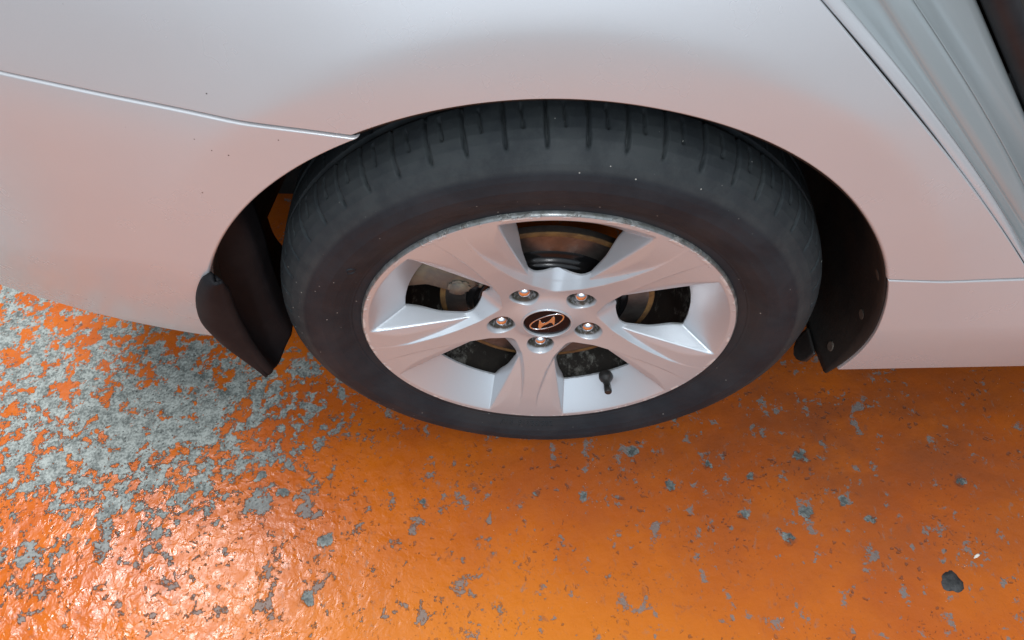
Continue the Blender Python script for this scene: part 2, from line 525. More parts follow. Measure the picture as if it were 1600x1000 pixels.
def panel(name, inner, outer, rows, edges, mat=M_PAINT, start=None, end=None):
    """ruled skin between two x,z curves laid on S; edges: dict side -> (radius, depth) rolled returns.
    side 'in'/'out' are first/last row, 'start'/'end' first/last column."""
    n = len(inner)
    t = np.linspace(0, 1, rows) ** 1.25
    XZ = inner[None] * (1 - t)[:, None, None] + outer[None] * t[:, None, None]
    if start is not None:           # curved first ray
        dd = start(t) - XZ[:, 0]
        XZ = XZ + dd[:, None, :] * (1 - np.linspace(0, 1, n))[None, :, None] ** 2
    if end is not None:
        dd = end(t) - XZ[:, -1]
        XZ = XZ + dd[:, None, :] * (np.linspace(0, 1, n))[None, :, None] ** 2
    P = np.stack([XZ[..., 0], S(XZ[..., 0], XZ[..., 1]), XZ[..., 1]], -1)

    def returns(edge, nxt, R, depth):
        d = edge - nxt
        d /= np.linalg.norm(d, axis=-1, keepdims=True)
        out = []
        for ph in (18, 36, 54, 72, 90):
            a = math.radians(ph)
            out.append(edge + d * (R * math.sin(a)) + np.array([0, R * (1 - math.cos(a)), 0]))
        out.append(out[-1] + np.array([0, depth, 0]))
        return np.stack(out)

    if 'in' in edges:
        P = np.concatenate([returns(P[0], P[1], *edges['in'])[::-1], P], 0)
    if 'out' in edges:
        P = np.concatenate([P, returns(P[-1], P[-2], *edges['out'])], 0)
    if 'start' in edges:
        e = returns(P[:, 0], P[:, 1], *edges['start'])
        P = np.concatenate([e[::-1].transpose(1, 0, 2), P], 1)
    if 'end' in edges:
        e = returns(P[:, -1], P[:, -2], *edges['end'])
        P = np.concatenate([P, e.transpose(1, 0, 2)], 1)
    F = grid_faces(P.shape[0], P.shape[1])
    o = mesh_ob(name, P.reshape(-1, 3), F, mat, car, True, (0, 0, AX))
    fix_normals(o)
    # shade the skin with the exact normals of the surface it is cut from
    me = o.data
    fn = np.empty(len(me.polygons) * 3, np.float32)
    me.polygons.foreach_get('normal', fn)
    if fn.reshape(-1, 3)[:, 1].sum() > 0:
        me.flip_normals()
    vn = np.empty(len(me.vertices) * 3, np.float32)
    me.vertex_normals.foreach_get('vector', vn)
    vn = vn.reshape(-1, 3).copy()
    e = 1e-4
    Q = P.reshape(-1, 3)
    gx = (S(Q[:, 0] + e, Q[:, 2]) - S(Q[:, 0] - e, Q[:, 2])) / (2 * e)
    gz = (S(Q[:, 0], Q[:, 2] + e) - S(Q[:, 0], Q[:, 2] - e)) / (2 * e)
    an = np.stack([gx, -np.ones(len(gx)), gz], -1)
    an /= np.linalg.norm(an, axis=1, keepdims=True)
    on_skin = np.abs(Q[:, 1] - S(Q[:, 0], Q[:, 2])) < 1e-7
    vn[on_skin] = an[on_skin]
    me.normals_split_custom_set_from_vertices(vn.tolist())
    return o


# bumper seam from the arch to the rear, x,z
SEAM_B = np.array([(-.1466, .3483), (-.1781, .3552), (-.2059, .3610), (-.2312, .3664), (-.269, .3764), (-.3112, .3884), (-.3479, .3996), (-.3846, .4106), (-.60, .474), (-.90, .555)])


def seam_at(t, off):
    c = catmull(SEAM_B, 400)
    L = np.r_[0, np.cumsum(np.hypot(*np.diff(c, axis=0).T))]
    L /= L[-1]
    p = np.stack([np.interp(t, L, c[:, 0]), np.interp(t, L, c[:, 1])], -1)
    return p + np.array([0, off])


# door opening edge, top to bottom
def jamb_line(tab, base=None):
    zz = np.linspace(.64, .095, 70)
    t = np.array(tab)
    cx, cy = np.polyfit(t[:, 2], t[:, 0], 2), np.polyfit(t[:, 2], t[:, 1], 2)
    zc = np.clip(zz, .165, .445)
    x, y = np.polyval(cx, zc), np.polyval(cy, zc)
    if base is None:                 # carry on straight beyond the part in view
        sx = np.polyval(np.polyder(cx), zc)
        return np.stack([x + sx * (zz - zc), y + np.abs(zz - zc) * .16 * (zz > zc), zz], -1)
    b0 = jamb_line(base)
    bx, by = np.interp(-zc, -zz, b0[:, 0]), np.interp(-zc, -zz, b0[:, 1])
    return np.stack([b0[:, 0] + x - bx, b0[:, 1] + y - by, zz], -1)


TA = [(.2066, -.0148, .41), (.3502, -.0224, .27), (.4802, -.0165, .13)]
_ja = jamb_line(TA)
DOOR = _ja[_ja[:, 2] > .132][:, [0, 2]] - np.array([.0019, 0])
SILL_SEAM = lambda x: .146 - (x - .3364) * .098


def resample(poly, n):
    L = np.r_[0, np.cumsum(np.hypot(*np.diff(poly, axis=0).T))]
    t = np.linspace(0, L[-1], n)
    return np.stack([np.interp(t, L, poly[:, 0]), np.interp(t, L, poly[:, 1])], -1)


# --- quarter panel: arch from the bumper seam (112 deg) to the sill seam (21.9 deg)
a_s = 112.2
a_e = math.degrees(math.asin((.1475 - ZC) / R_ARCH))
na = 150
inner = arch_pt(np.linspace(a_s, a_e, na))
door_c = catmull(DOOR, 90)
left_top = np.linspace((-.90, .557), (-.90, .64), 14)
top_edge = np.linspace((-.90, .64), DOOR[0], 48)[1:]
outer = np.vstack([left_top, top_edge, door_c[1:]])
# keep the corners: distribute columns over the pieces
outer = np.vstack([resample(left_top, 14), resample(np.vstack([left_top[-1:], top_edge]), 49)[1:], resample(np.vstack([top_edge[-1:], door_c[1:]]), na - 14 - 48 + 1)[1:]])
qp = panel('quarter_panel', inner, outer, 70, {'in': (.0035, .012), 'start': (.0012, .012), 'end': (.0010, .012), 'out': (.0012, .004)},
           start=lambda t: seam_at(t, .0018))

# --- rear bumper corner: arch from the seam down to the bottom
inner = arch_pt(np.linspace(113.1, 176.5, 110))
BOT = np.array([(-.3590, .0300), (-.40, .022), (-.47, .038), (-.54, .055), (-.62, .072), (-.75, .090), (-.90, .105)])
left_b = np.linspace((-.90, .5520), (-.90, .105), 110)
bump = panel('rear_bumper', inner, left_b, 90, {'in': (.0035, .012), 'start': (.0026, .012), 'end': (.010, .010)},
             start=lambda t: seam_at(t, -.0032),
             end=lambda t: np.vstack([[np.interp(t, np.linspace(0, 1, 60), catmull(BOT, 60)[:, k]) for k in (0, 1)]]).T)

# --- sill cover below the seam
ang = np.linspace(a_e - .45, -9.5, 60)
inner = arch_pt(ang)
inner[:, 0] = np.minimum(inner[:, 0], 10)
outer = np.linspace((1.25, SILL_SEAM(1.25) - .0030), (1.25, -.0432), 60)
sk = panel('sill_cover', inner, outer, 60, {'in': (.0014, .012), 'start': (.0016, .012), 'end': (.003, .002)},
           start=lambda t: np.stack([inner[0, 0] + (1.25 - inner[0, 0]) * t, SILL_SEAM(inner[0, 0] + (1.25 - inner[0, 0]) * t) - .0030], -1),
           end=lambda t: np.stack([inner[-1, 0] + (1.25 - inner[-1, 0]) * t, inner[-1, 1] + 0 * t - .0432 * t - inner[-1, 1] * t], -1))

# --- door jamb: stepped sheet metal running down beside the quarter panel
JA = jamb_line(TA)
JB = jamb_line([(.2185, -.0083, .41), (.3613, -.0156, .27), (.4846, -.0067, .13)], TA)
JC = jamb_line([(.2379, .0170, .41), (.3690, .0106, .27), (.5009, .0170, .13)], TA)
JD = jamb_line([(.2581, .0261, .41), (.3930, .0216, .27), (.5143, .0311, .13)], TA)
JE = jamb_line([(.2751, .0523, .41), (.4197, .0525, .27), (.5475, .0723, .13)], TA)
JF = jamb_line([(.3050, .0605, .41), (.4254, .0594, .27), (.5457, .0582, .13)], TA)


def lerp(a, b, t, dy=0.0):
    return a * (1 - t) + b * t + np.array([0, dy, 0])


def strip(rows, name, mat, n_sub=None):
    P = np.stack(rows)
    o = mesh_ob(name, P.reshape(-1, 3), grid_faces(P.shape[0], P.shape[1]), mat, car, True, (0, 0, AX))
    fix_normals(o)
    return o


# folded lip beside the panel edge: starts just below the skin edge, rounds up, then the seam
strip([lerp(JA, JB, -.14, .012), lerp(JA, JB, -.06, .0052), lerp(JA, JB, .06, .0026), lerp(JA, JB, .24, .0012), lerp(JA, JB, .60, .0006),
       lerp(JA, JB, .86, .0004), lerp(JA, JB, .93, .0012), lerp(JA, JB, .96, .004), lerp(JA, JB, .965, .012)], 'door_jamb', M_PAINT)
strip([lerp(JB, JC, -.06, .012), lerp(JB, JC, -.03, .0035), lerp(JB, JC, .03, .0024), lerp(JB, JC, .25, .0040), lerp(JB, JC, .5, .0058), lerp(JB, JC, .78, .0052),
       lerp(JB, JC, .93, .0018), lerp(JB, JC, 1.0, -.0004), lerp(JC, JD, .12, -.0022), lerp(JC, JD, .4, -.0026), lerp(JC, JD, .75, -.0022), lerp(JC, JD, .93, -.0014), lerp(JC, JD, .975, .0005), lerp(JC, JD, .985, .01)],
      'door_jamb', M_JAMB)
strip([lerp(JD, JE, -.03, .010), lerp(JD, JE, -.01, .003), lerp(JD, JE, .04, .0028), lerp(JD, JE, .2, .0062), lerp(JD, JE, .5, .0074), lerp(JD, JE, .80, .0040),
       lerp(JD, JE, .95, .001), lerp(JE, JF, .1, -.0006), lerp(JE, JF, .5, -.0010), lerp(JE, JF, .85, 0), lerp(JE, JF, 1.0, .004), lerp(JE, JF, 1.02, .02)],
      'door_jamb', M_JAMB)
# rubber seal: a tube with a lip
seal_rows = []
JG = JF + np.array([.012, .004, .006])
for a in np.linspace(0, 2 * np.pi, 15):
    seal_rows.append(JG + np.array([.012 * math.cos(a) * .75, .011 * math.sin(a), .012 * math.cos(a) * .55]))
strip(seal_rows, 'door_seal', M_SEAL)
strip([JG + np.array([.006, .005, .004]), JG + np.array([.05, .05, .03]), JG + np.array([.10, .14, .05])], 'interior_trim', M_DARK)

# --- closed mass of the body above and behind the skin (trunk, roof), out of the frame
def body_shell():
    xs = [-.93, -.90, -.82, -.55, -.2, .02, .05]
    V, F = [], []
    secs = []
    for i, x in enumerate(xs):
        e = .10 if i == 0 else (.03 if i == 1 else 0)
        y0 = float(S(max(x, -.9), .636)) + .004
        zt = .70 if x < -.3 else .74
        sec = [(y0 + .35 * e, .20 + e), (y0 + e * .5, .40), (y0 + e, .634), (y0 + .03 + e, .665 - e * .3), (y0 + .12 + e, zt - e * .4), (.8, zt + .02 - e * .4), (1.5 - e, zt - e * .4), (1.64 - e, .60), (1.66 - e, .25), (1.60 - e, .0)]
        if x > -.85:
            sec[0] = (y0 + .06, .50)
            sec[1] = (y0 + .05, .56)
        secs.append([(x, y, z) for y, z in sec])
    n = len(secs[0])
    for s in secs:
        V += s
    for i in range(len(secs) - 1):
        for j in range(n - 1):
            F.append((i * n + j, (i + 1) * n + j, (i + 1) * n + j + 1, i * n + j + 1))
    F.append(tuple(range(n)))
    o = mesh_ob('body_shell', V, F, M_PAINT, car, True, (0, 0, AX))
    fix_normals(o, math.radians(40))
    # rear fascia closing the tail behind the bumper corner
    P = []
    for z in np.linspace(.0, .56, 16):
        ye = float(S(-.90, max(z, .10)))
        c = catmull([(-.898, ye + .004), (-.925, ye + .10), (-.965, ye + .28), (-.995, .80), (-.965, 1.60 - ye - .28), (-.90, 1.60 - ye)], 40)
        P.append(np.c_[c + np.array([.05 * max(0, (.16 - z) / .16), 0]), np.full(40, z)])
    P = np.stack(P)
    o = mesh_ob('rear_fascia', P.reshape(-1, 3), grid_faces(*P.shape[:2]), M_PAINT, car, True, (0, 0, AX))
    # roof with rear pillar
    V, F = [], []
    prof = [(-.28, .75, .18), (.02, .98, .25), (.30, 1.10, .30), (.8, 1.15, .32), (1.6, 1.13, .32)]
    for x, z, ins in prof:
        for k in range(9):
            u = k / 8
            V.append((x, ins + u * (1.62 - 2 * ins) + 0, z - .05 * (2 * u - 1) ** 4))
    for i in range(len(prof) - 1):
        for j in range(8):
            F.append((i * 9 + j, (i + 1) * 9 + j, (i + 1) * 9 + j + 1, i * 9 + j + 1))
    o = mesh_ob('roof', V, F, M_PAINT, car, True, (0, 0, AX))
    o2 = o.modifiers.new('thickness', 'SOLIDIFY')
    o2.thickness = .03
    # floor pan
    V = [(-.25, .40, -.17), (3.2, .30, -.15), (3.2, 1.66, -.15), (-.25, 1.66, -.17), (-.88, .42, -.15), (-.88, 1.5, -.15), (3.2, 1.66, .5), (-.25, 1.66, .5)]
    mesh_ob('floor_pan', V, [(0, 1, 2, 3), (0, 3, 5, 4), (3, 2, 6, 7)], M_DARK, car, False, (0, 0, AX))


body_shell()


def open_door():
    hinge = np.array([1.22, -.01])
    d = np.array([math.cos(math.radians(-58)), math.sin(math.radians(-58))])
    d = np.array([.50, -.866])
    nrm = np.array([d[1], -d[0]])          # to the inside face, towards the opening
    prof = [(0, -.02), (.96, .0), (1.0, .22), (.97, .42), (.86, .56), (0, .56)]

    def slab(name, t0, t1, ins, mat):
        V = []
        for t in (t0, t1):
            for s_, z in prof:
                s2 = ins + s_ * (1 - 2 * ins)
                z2 = z + (ins if z < .2 else -ins)
                q = hinge + d * s2 + nrm * t
                V.append((q[0], q[1], z2))
        n = len(prof)
        F = [tuple(range(n)), tuple(range(2 * n - 1, n - 1, -1))] + [(i, (i + 1) % n, n + (i + 1) % n, n + i) for i in range(n)]
        o = mesh_ob(name, V, F, mat, car, False, (0, 0, AX))
        fix_normals(o)
        b = o.modifiers.new('edge', 'BEVEL')
        b.width, b.segments = .012, 3
        return o
    dr = slab('rear_door', 0, .05, 0, M_PAINT)
    tr = slab('door_trim', .052, .085, .05, M_DARK)
    tr.parent = dr
    tr.location = (0, 0, 0)


def cabin():
    # what the open doorway looks into: seat side, carpet and sill, all dark
    def box(name, x0, x1, y0, y1, z0, z1, bev, parent=car, loc=(0, 0, AX)):
        V = [(x, y, z) for x in (x0, x1) for y in (y0, y1) for z in (z0, z1)]
        F = [(0, 1, 3, 2), (4, 6, 7, 5), (0, 4, 5, 1), (2, 3, 7, 6), (0, 2, 6, 4), (1, 5, 7, 3)]
        o = mesh_ob(name, V, F, M_DARK, parent, False, loc)
        fix_normals(o)
        b = o.modifiers.new('edge', 'BEVEL')
        b.width, b.segments = bev, 4
        return o
    st = box('rear_seat', .42, .95, .14, 1.45, .0, .18, .05)
    box('seat_back', .34, .48, .14, 1.45, .19, .70, .05, st, (0, 0, 0))
    mesh_ob('carpet', [(.45, .03, -.04), (1.7, .03, -.04), (1.7, 1.5, -.04), (.45, 1.5, -.04)], [(0, 1, 2, 3)], M_DARK, car, False, (0, 0, AX))


cabin()
open_door()

# --- wheel liner
def liner():
    a = np.radians(np.linspace(-15.2, 190, 130))
    ys = np.array([-.0165, -.008, .02, .06, .12, .182, .27])
    rr = np.array([.3643, .3643, .3660, .3665, .372, .372, .36])
    P = []
    a_full = a
    for y, r in zip(ys, rr):
        a = np.radians(np.linspace(-13.3 - 2.2 * float(np.clip((y + .0165) / .06, 0, 1)), 190, 130))
        r2 = r - .013 * sstep(np.radians(152), np.radians(172), a) * (1 if y < .03 else .6)
        wav = .0018 * np.sin(a * 26) * (y > .03)
        P.append(np.stack([XC + (r2 + wav) * np.cos(a), np.full_like(a, y) if y > -.012 else S(XC + (r2 + .004) * np.cos(a), ZC + (r2 + .004) * np.sin(a)) + .0040, ZC + (r2 + wav) * np.sin(a)], -1))
    a = a_full
    for r in (.30, .22, .12, .02):
        P.append(np.stack([XC + r * np.cos(a), np.full_like(a, .285), ZC + r * np.sin(a)], -1))
    P = np.stack(P)
    # inner wall is open low at the back
    Fs = grid_faces(P.shape[0], P.shape[1])
    C = P.reshape(-1, 3)[Fs].mean(1)
    AN = np.degrees(np.arctan2(C[:, 2] - ZC, C[:, 0] - XC)) % 360
    keep = ~((C[:, 1] > .185) & (AN > 177) & (AN < 300))
    o = mesh_ob('wheel_liner', P.reshape(-1, 3), Fs[keep], M_LINER, car, True, (0, 0, AX))
    fix_normals(o)
    s = o.modifiers.new('thickness', 'SOLIDIFY')
    s.thickness = .0025
    s.offset = 1
    return o


liner()


def disc_on_liner(ang_deg, y, r, name, mat):
    a = math.radians(ang_deg)
    c = Vector((XC + .3655 * math.cos(a), y, ZC + .3655 * math.sin(a)))
    nrm = Vector((-math.cos(a), 0, -math.sin(a)))
    bm = bmesh.new()
    bmesh.ops.create_cone(bm, cap_ends=True, segments=20, radius1=r, radius2=r * .8, depth=.003)
    bmesh.ops.transform(bm, matrix=Matrix.Translation(c) @ nrm.to_track_quat('Z', 'Y').to_matrix().to_4x4(), verts=bm.verts)
    me = bpy.data.meshes.new(name)
    bm.to_mesh(me)
    bm.free()
    me.materials.append(mat)
    o = bpy.data.objects.new(name, me)
    col.objects.link(o)
    o.parent = car
    o.location = (0, 0, AX)


for a, y in ((17.7, -.0035), (4.0, .004), (-9.6, .0135)):
    disc_on_liner(a, y, .0072, 'liner_fastener', M_FASTENER)

# tab of the splash shield below the liner edge
def shield_tab():
    a = np.radians(np.linspace(-14.5, -20.5, 14))
    P = []
    for u in np.linspace(0, 1, 10):
        w = np.sqrt(np.clip((a - a[-1]) / (a[0] - a[-1]) * 2.2, 0, 1))
        y = .040 + (u - .5) * .040 * w
        r = .3615 + .0 * u
        P.append(np.stack([XC + r * np.cos(a), y, ZC + r * np.sin(a)], -1))
    P = np.stack(P)
    o = mesh_ob('splash_shield_tab', P.reshape(-1, 3), grid_faces(*P.shape[:2]), M_PLASTIC, car, True, (0, 0, AX))
    s = o.modifiers.new('thickness', 'SOLIDIFY')
    s.thickness = .003


shield_tab()

# --- mud flap behind the tyre
def mud_flap():
    # outer wing lies on the bumper skin; its front edge (the nose) turns into a cupped blade going inboard
    left = catmull([(-.3240, .1815), (-.3355, .1765), (-.3505, .1560), (-.3630, .1300), (-.3715, .0995), (-.3712, .0730), (-.3660, .0495), (-.3520, .0180), (-.3445, .0040), (-.3385, -.0100)], 60)
    nose = catmull([(-.3170, .1790), (-.3245, .1550), (-.3310, .1230), (-.3355, .0850), (-.3378, .0450), (-.3372, -.0085)], 60)
    rows = []
    for k in range(60):
        t = k / 59
        L, Nn = left[k], nose[k]
        pts = []
        for u in np.linspace(0, 1, 12):
            p = L * (1 - u) + Nn * u
            e = (1 - u) ** 3
            pts.append((p[0], -.038 + .008 * e - .003 * math.sin(u * math.pi), p[1]))
        for u in np.linspace(0, 1, 6)[1:]:
            a = u * math.pi / 2
            kr = min(1.0, .12 + t * 7)
            pts.append((Nn[0] + .005 * kr * math.sin(a), -.038 + .006 * kr * (1 - math.cos(a)), Nn[1]))
        for u in np.linspace(0, 1, 22)[1:]:
            y = -.038 + .006 * kr + .090 * u
            cup = math.sin(min(1, u / .72) * math.pi) if u < .72 else 0
            x = Nn[0] + .005 * kr - .034 * cup * (1 - .75 * t ** 3) + .004 * u + (.014 * (1 - t)) * u
            z = Nn[1] - .030 * math.sin(min(1, u * 2.6) * math.pi / 2) * t ** 1.5 * (1 - .50 * max(0, u - .45) / .55)
            z += .10 * u * u * max(0.0, 1 - t * 3.2) ** 2
            pts.append((x, y, z))
        rows.append(pts)
    P = np.array(rows)
    o = mesh_ob('mud_flap', P.reshape(-1, 3), grid_faces(*P.shape[:2]), M_FLAP, car, True, (0, 0, AX))
    fix_normals(o)
    s = o.modifiers.new('thickness', 'SOLIDIFY')
    s.thickness = .004
    s.offset = 0
    return o


mud_flap()

# ------------------------------------------------------------------ wheel
A0 = -.1605                                  # wheel turned a little
SPOKES = [-np.pi / 2 + A0 + k * 2 * np.pi / 5 for k in range(5)]
WINS = [s + np.pi / 5 for s in SPOKES]

FX, FY = smooth_table([.025, .0305, .036, .046, .058, .090, .130, .170, .200, .2165, .23],
                      [.0205, .0210, .0242, .0278, .0266, .0190, .0108, .0045, .0012, .0, -.0005], .028, .217, .0032)
KV, KU = smooth_table([-.02, -.0109, -.005, 0, .005, .0109, .019, .0287, .0506, .071, .0897, .1025, .135],
                      [.0699, .0645, .0611, .0602, .0611, .0645, .0694, .0747, .0943, .117, .1408, .1625, .230], 0, .13, .0022)
KS = smooth_table([-.032, -.02, 0, .02, .032, .045, .056, .075, .105, .13], [.9, .78, .64, .78, .9, .80, .72, .62, .55, .5], 0, .13, .004)
_t = np.linspace(0, .135, 800)
_k = np.interp(_t, KV, KU)
KTH = (np.hypot(_k, _t), np.degrees(np.arctan2(_t, _k)))
YB = .0305


def hole_dip(u, v):
    return (.0104 * np.exp(-(v / .020) ** 2) + .0012 * np.exp(-(v / .0065) ** 2)) * (1 - sstep(.095, .13, u)) + .0055 * sstep(.125, .165, np.hypot(u, v))


def rim_depth(r, th):
    """depth (y) of the alloy face; th measured from the window centre"""
    u, v = r * np.cos(th), r * np.abs(np.sin(th))
    face = np.interp(r, FX, FY)
    # crescent cut
    uK = np.interp(v, KV, KU)
    yK = np.interp(np.hypot(uK, v), FX, FY)
    sK = np.interp(v, *KS)
    yc = yK + sK * (u - uK)
    # side walls of the window
    A = np.array([.1945, .0770])
    B = np.array([.1165, .0560])
    e = (A - B) / np.linalg.norm(A - B)
    dA = (u - B[0]) * e[1] - (v - B[1]) * e[0]
    pA, pB, pC = np.array([.1945, .0770, .0008]), np.array([.1165, .0560, np.interp(np.hypot(*B), FX, FY) + .0050]), np.array([.0890, .0335, .0262])
    nf = np.cross(pB - pA, pC - pA)
    f1 = pA[2] - (nf[0] * (u - pA[0]) + nf[1] * (v - pA[1])) / nf[2]
    d0 = np.interp(u, [.085, .120, .155, .19], [.0135, .0085, .0040, .0005])
    f2 = f1 + 3.2 * (dA - d0)
    side = smax(f1, f2, .0012)
    # outer pocket
    t = (.2118 - r) / .0400
    yo = np.where(t > 0, .0003 + .0360 * np.clip(t, 0, None) ** 1.05, .5 * (.2118 - r))
    cutA = smin(smin(side, yo, .0022), yc, .0012)
    # beside the raised rib of the spoke the face steps down towards the window
    w = .085 * .006 * np.logaddexp(0, (.1905 - r) / .006)
    cutB = np.where(np.degrees(np.abs(th)) < np.interp(r, *KTH), smin(yc, face + w, .0008), face - .002)
    y = smax(face, smax(cutA, cutB, .0006), .0006)
    # nut pockets
    px, pv = .05715 * math.cos(math.radians(36)), .05715 * math.sin(math.radians(36))
    dn = np.hypot(u - px, v - pv)
    pk = smin(np.full_like(r, .0430), face + (.0174 - dn) * 3.0, .004)
    y = smax(y, pk, .0008)
    return y


def build_rim(parent):
    r_rows = np.concatenate([np.arange(.0298, .2165, .00072), [.2165]])
    th = np.radians(np.linspace(-36, 36, 241))
    R, T = np.meshgrid(r_rows, th, indexing='ij')
    Y = rim_depth(R, T)
    lip_r = np.array([.2170, .2177, .2185, .2192, .2197, .2200, .2200, .2196])
    lip_y = np.array([.0001, .0004, .0011, .0021, .0032, .0046, .0062, .0080])
    R = np.vstack([R, np.repeat(lip_r[:, None], 241, 1)])
    T = np.vstack([T, np.repeat(th[None], len(lip_r), 0)])
    Y = np.vstack([Y, np.repeat(lip_y[:, None], 241, 1)])
    n, m = R.shape
    V = np.stack([R * np.cos(T), Y, R * np.sin(T)], -1).reshape(-1, 3)
    V[:, 1] -= hole_dip(V[:, 0], V[:, 2])
    F = grid_faces(n, m)
    rr = R.ravel()
    bm = bmesh.new()
    me = bpy.data.meshes.new('tmp')
    me.from_pydata(V.tolist(), [], F.tolist())
    bm.from_mesh(me)
    bpy.data.meshes.remove(me)
    # cut the window through at depth YB, leaving the nut pockets
    sel = [f for f in bm.faces if f.calc_center_median().xz.length > .0735 and f.calc_center_median().xz.length < .2]
    geom = set(sel)
    for f in sel:
        geom.update(f.verts)
        geom.update(f.edges)
    bmesh.ops.bisect_plane(bm, geom=list(geom), dist=1e-7, plane_co=(0, YB, 0), plane_no=(0, 1, 0), clear_outer=False)
    kill = [f for f in bm.faces if f.calc_center_median().y > YB + 1e-6 and .0735 < f.calc_center_median().xz.length < .2]
    bmesh.ops.delete(bm, geom=kill, context='FACES')
    edge = [e for e in bm.edges if e.is_boundary and all(abs(v.co.y - YB) < 2e-5 for v in e.verts) and all(.07 < v.co.xz.length < .21 for v in e.verts)]
    ex = bmesh.ops.extrude_edge_only(bm, edges=edge)
    for v in [g for g in ex['geom'] if isinstance(g, bmesh.types.BMVert)]:
        v.co.y += .0025
    for e in edge:
        e.smooth = False
    for vv in bm.verts:
        vv.co.y += float(hole_dip(vv.co.x, vv.co.z))
    bm.verts.ensure_lookup_table()
    bm.faces.ensure_lookup_table()
    me = bpy.data.meshes.new('rim')
    geo = bm.verts[:] + bm.edges[:] + bm.faces[:]
    first = geo
    base_w = WINS[0]
    bmesh.ops.rotate(bm, verts=bm.verts, cent=(0, 0, 0), matrix=Matrix.Rotation(-base_w, 3, 'Y'))
    for k in range(1, 5):
        d = bmesh.ops.duplicate(bm, geom=first)
        vs = [g for g in d['geom'] if isinstance(g, bmesh.types.BMVert)]
        bmesh.ops.rotate(bm, verts=vs, cent=(0, 0, 0), matrix=Matrix.Rotation(-k * 2 * math.pi / 5, 3, 'Y'))
    bnd = list({v for e in bm.edges if e.is_boundary for v in e.verts})
    bmesh.ops.remove_doubles(bm, verts=bnd, dist=2e-5)
    bmesh.ops.recalc_face_normals(bm, faces=bm.faces)
    for f in bm.faces:
        f.smooth = True
    # make the visible side face outwards
    bm.faces.ensure_lookup_table()
    s = sum(f.normal.y for f in bm.faces)
    if s > 0:
        bmesh.ops.reverse_faces(bm, faces=bm.faces)
    bm.to_mesh(me)
    bm.free()
    me.materials.append(M_ALLOY)
    o = bpy.data.objects.new('rim', me)
    col.objects.link(o)
    o.parent = parent
    return o


# barrel is the wheel's own mesh; everything on the wheel hangs on it
bprof = [(.2196, .0085), (.214, .024), (.2035, .032), (.1990, .040), (.1945, .060), (.1900, .085), (.1890, .12), (.1905, .17), (.2035, .185), (.2120, .196), (.2200, .202), (.2225, .204)]
wheel = revolve('wheel', bprof, M_BARREL, car, 160)
wheel.location = (0, 0, AX)
fix_normals(wheel)
rim = build_rim(wheel)

# hub boss behind the spokes, closes the centre
revolve('hub_boss', [(.0001, .0445), (.050, .0445), (.0745, .0445), (.0760, .0450), (.0760, .050), (.0001, .052)], M_HAT, wheel, 64)

# centre cap, its ring and emblem
revolve('cap_ring', [(.0284, .0232), (.0287, .0208), (.0293, .0198), (.0301, .0197), (.0308, .0203), (.0313, .0218), (.0314, .026)], M_ALLOY, wheel, 96)
cap = revolve('centre_cap', [(.0001, .02130), (.012, .02150), (.020, .02195), (.026, .0226), (.0285, .0230), (.0288, .025)], M_CAP, wheel, 96)

RING = np.array([(-22.5, -4.5), (-20.4, 0.7), (-16.4, 5.0), (-10.2, 9.1), (-4.1, 13.3), (1.5, 16.6), (7.1, 18.3), (12.3, 18.9), (16.5, 18.0), (20.0, 15.1), (19.6, 9.6), (17.5, 4.2), (13.2, -1.3), (8.8, -5.6), (2.2, -9.9), (-4.5, -13.0), (-10.7, -14.0), (-16.4, -13.4), (-20.3, -9.9)]) * .001
H = np.array([(-9.6, 7.9), (-7.8, 7.9), (-6.8, 3.0), (-3.4, 1.9), (1.4, 5.5), (4.5, 10.2), (7.1, 15.2), (9.7, 15.1), (9.7, 6.0), (8.8, -4.4), (7.7, -1.9), (6.0, 2.0), (3.6, 2.6), (0.1, -0.8), (-4.3, -3.9), (-6.6, -7.1), (-8.9, -12.8), (-10.6, -9.4), (-11.4, -6.1), (-10.4, 0.3)]) * .001


def emblem():
    # smooth ellipse fitted to the ring, inset a little so that its outer edge is the traced one
    c = RING.mean(0)
    w, U = np.linalg.eigh(np.cov((RING - c).T))
    ax1, ax2 = U[:, 1], U[:, 0]
    a, b = np.abs((RING - c) @ ax1).max() - .0006, np.abs((RING - c) @ ax2).max() - .0008
    n, k = 72, 8
    V = []
    for i in range(n):
        t = 2 * math.pi * i / n
        p = c + ax1 * a * math.cos(t) + ax2 * b * math.sin(t)
        tn = -ax1 * a * math.sin(t) + ax2 * b * math.cos(t)
        nn = np.array([tn[1], -tn[0]]) / np.linalg.norm(tn)
        wv = .00085 + .0004 * abs(math.cos(t)) ** 3
        yb = np.interp(np.hypot(*p), [0, .012, .02, .026], [.0213, .0215, .02195, .0226])
        for j in range(k):
            q = 2 * math.pi * j / k
            o2 = p + nn * wv * math.cos(q)
            V.append((o2[0], yb - .0003 - .0007 * math.sin(q), o2[1]))
    o = mesh_ob('emblem_ring', V, grid_faces(n, k, True, True), M_CHROME, wheel, True)
    fix_normals(o)
    hp = catmull(np.vstack([H, H[:1]]), 90)[:-1] * .96 + H.mean(0) * .04
    prism('emblem_letter', hp, .0205, .0224, M_CHROME, wheel, .0004)


emblem()

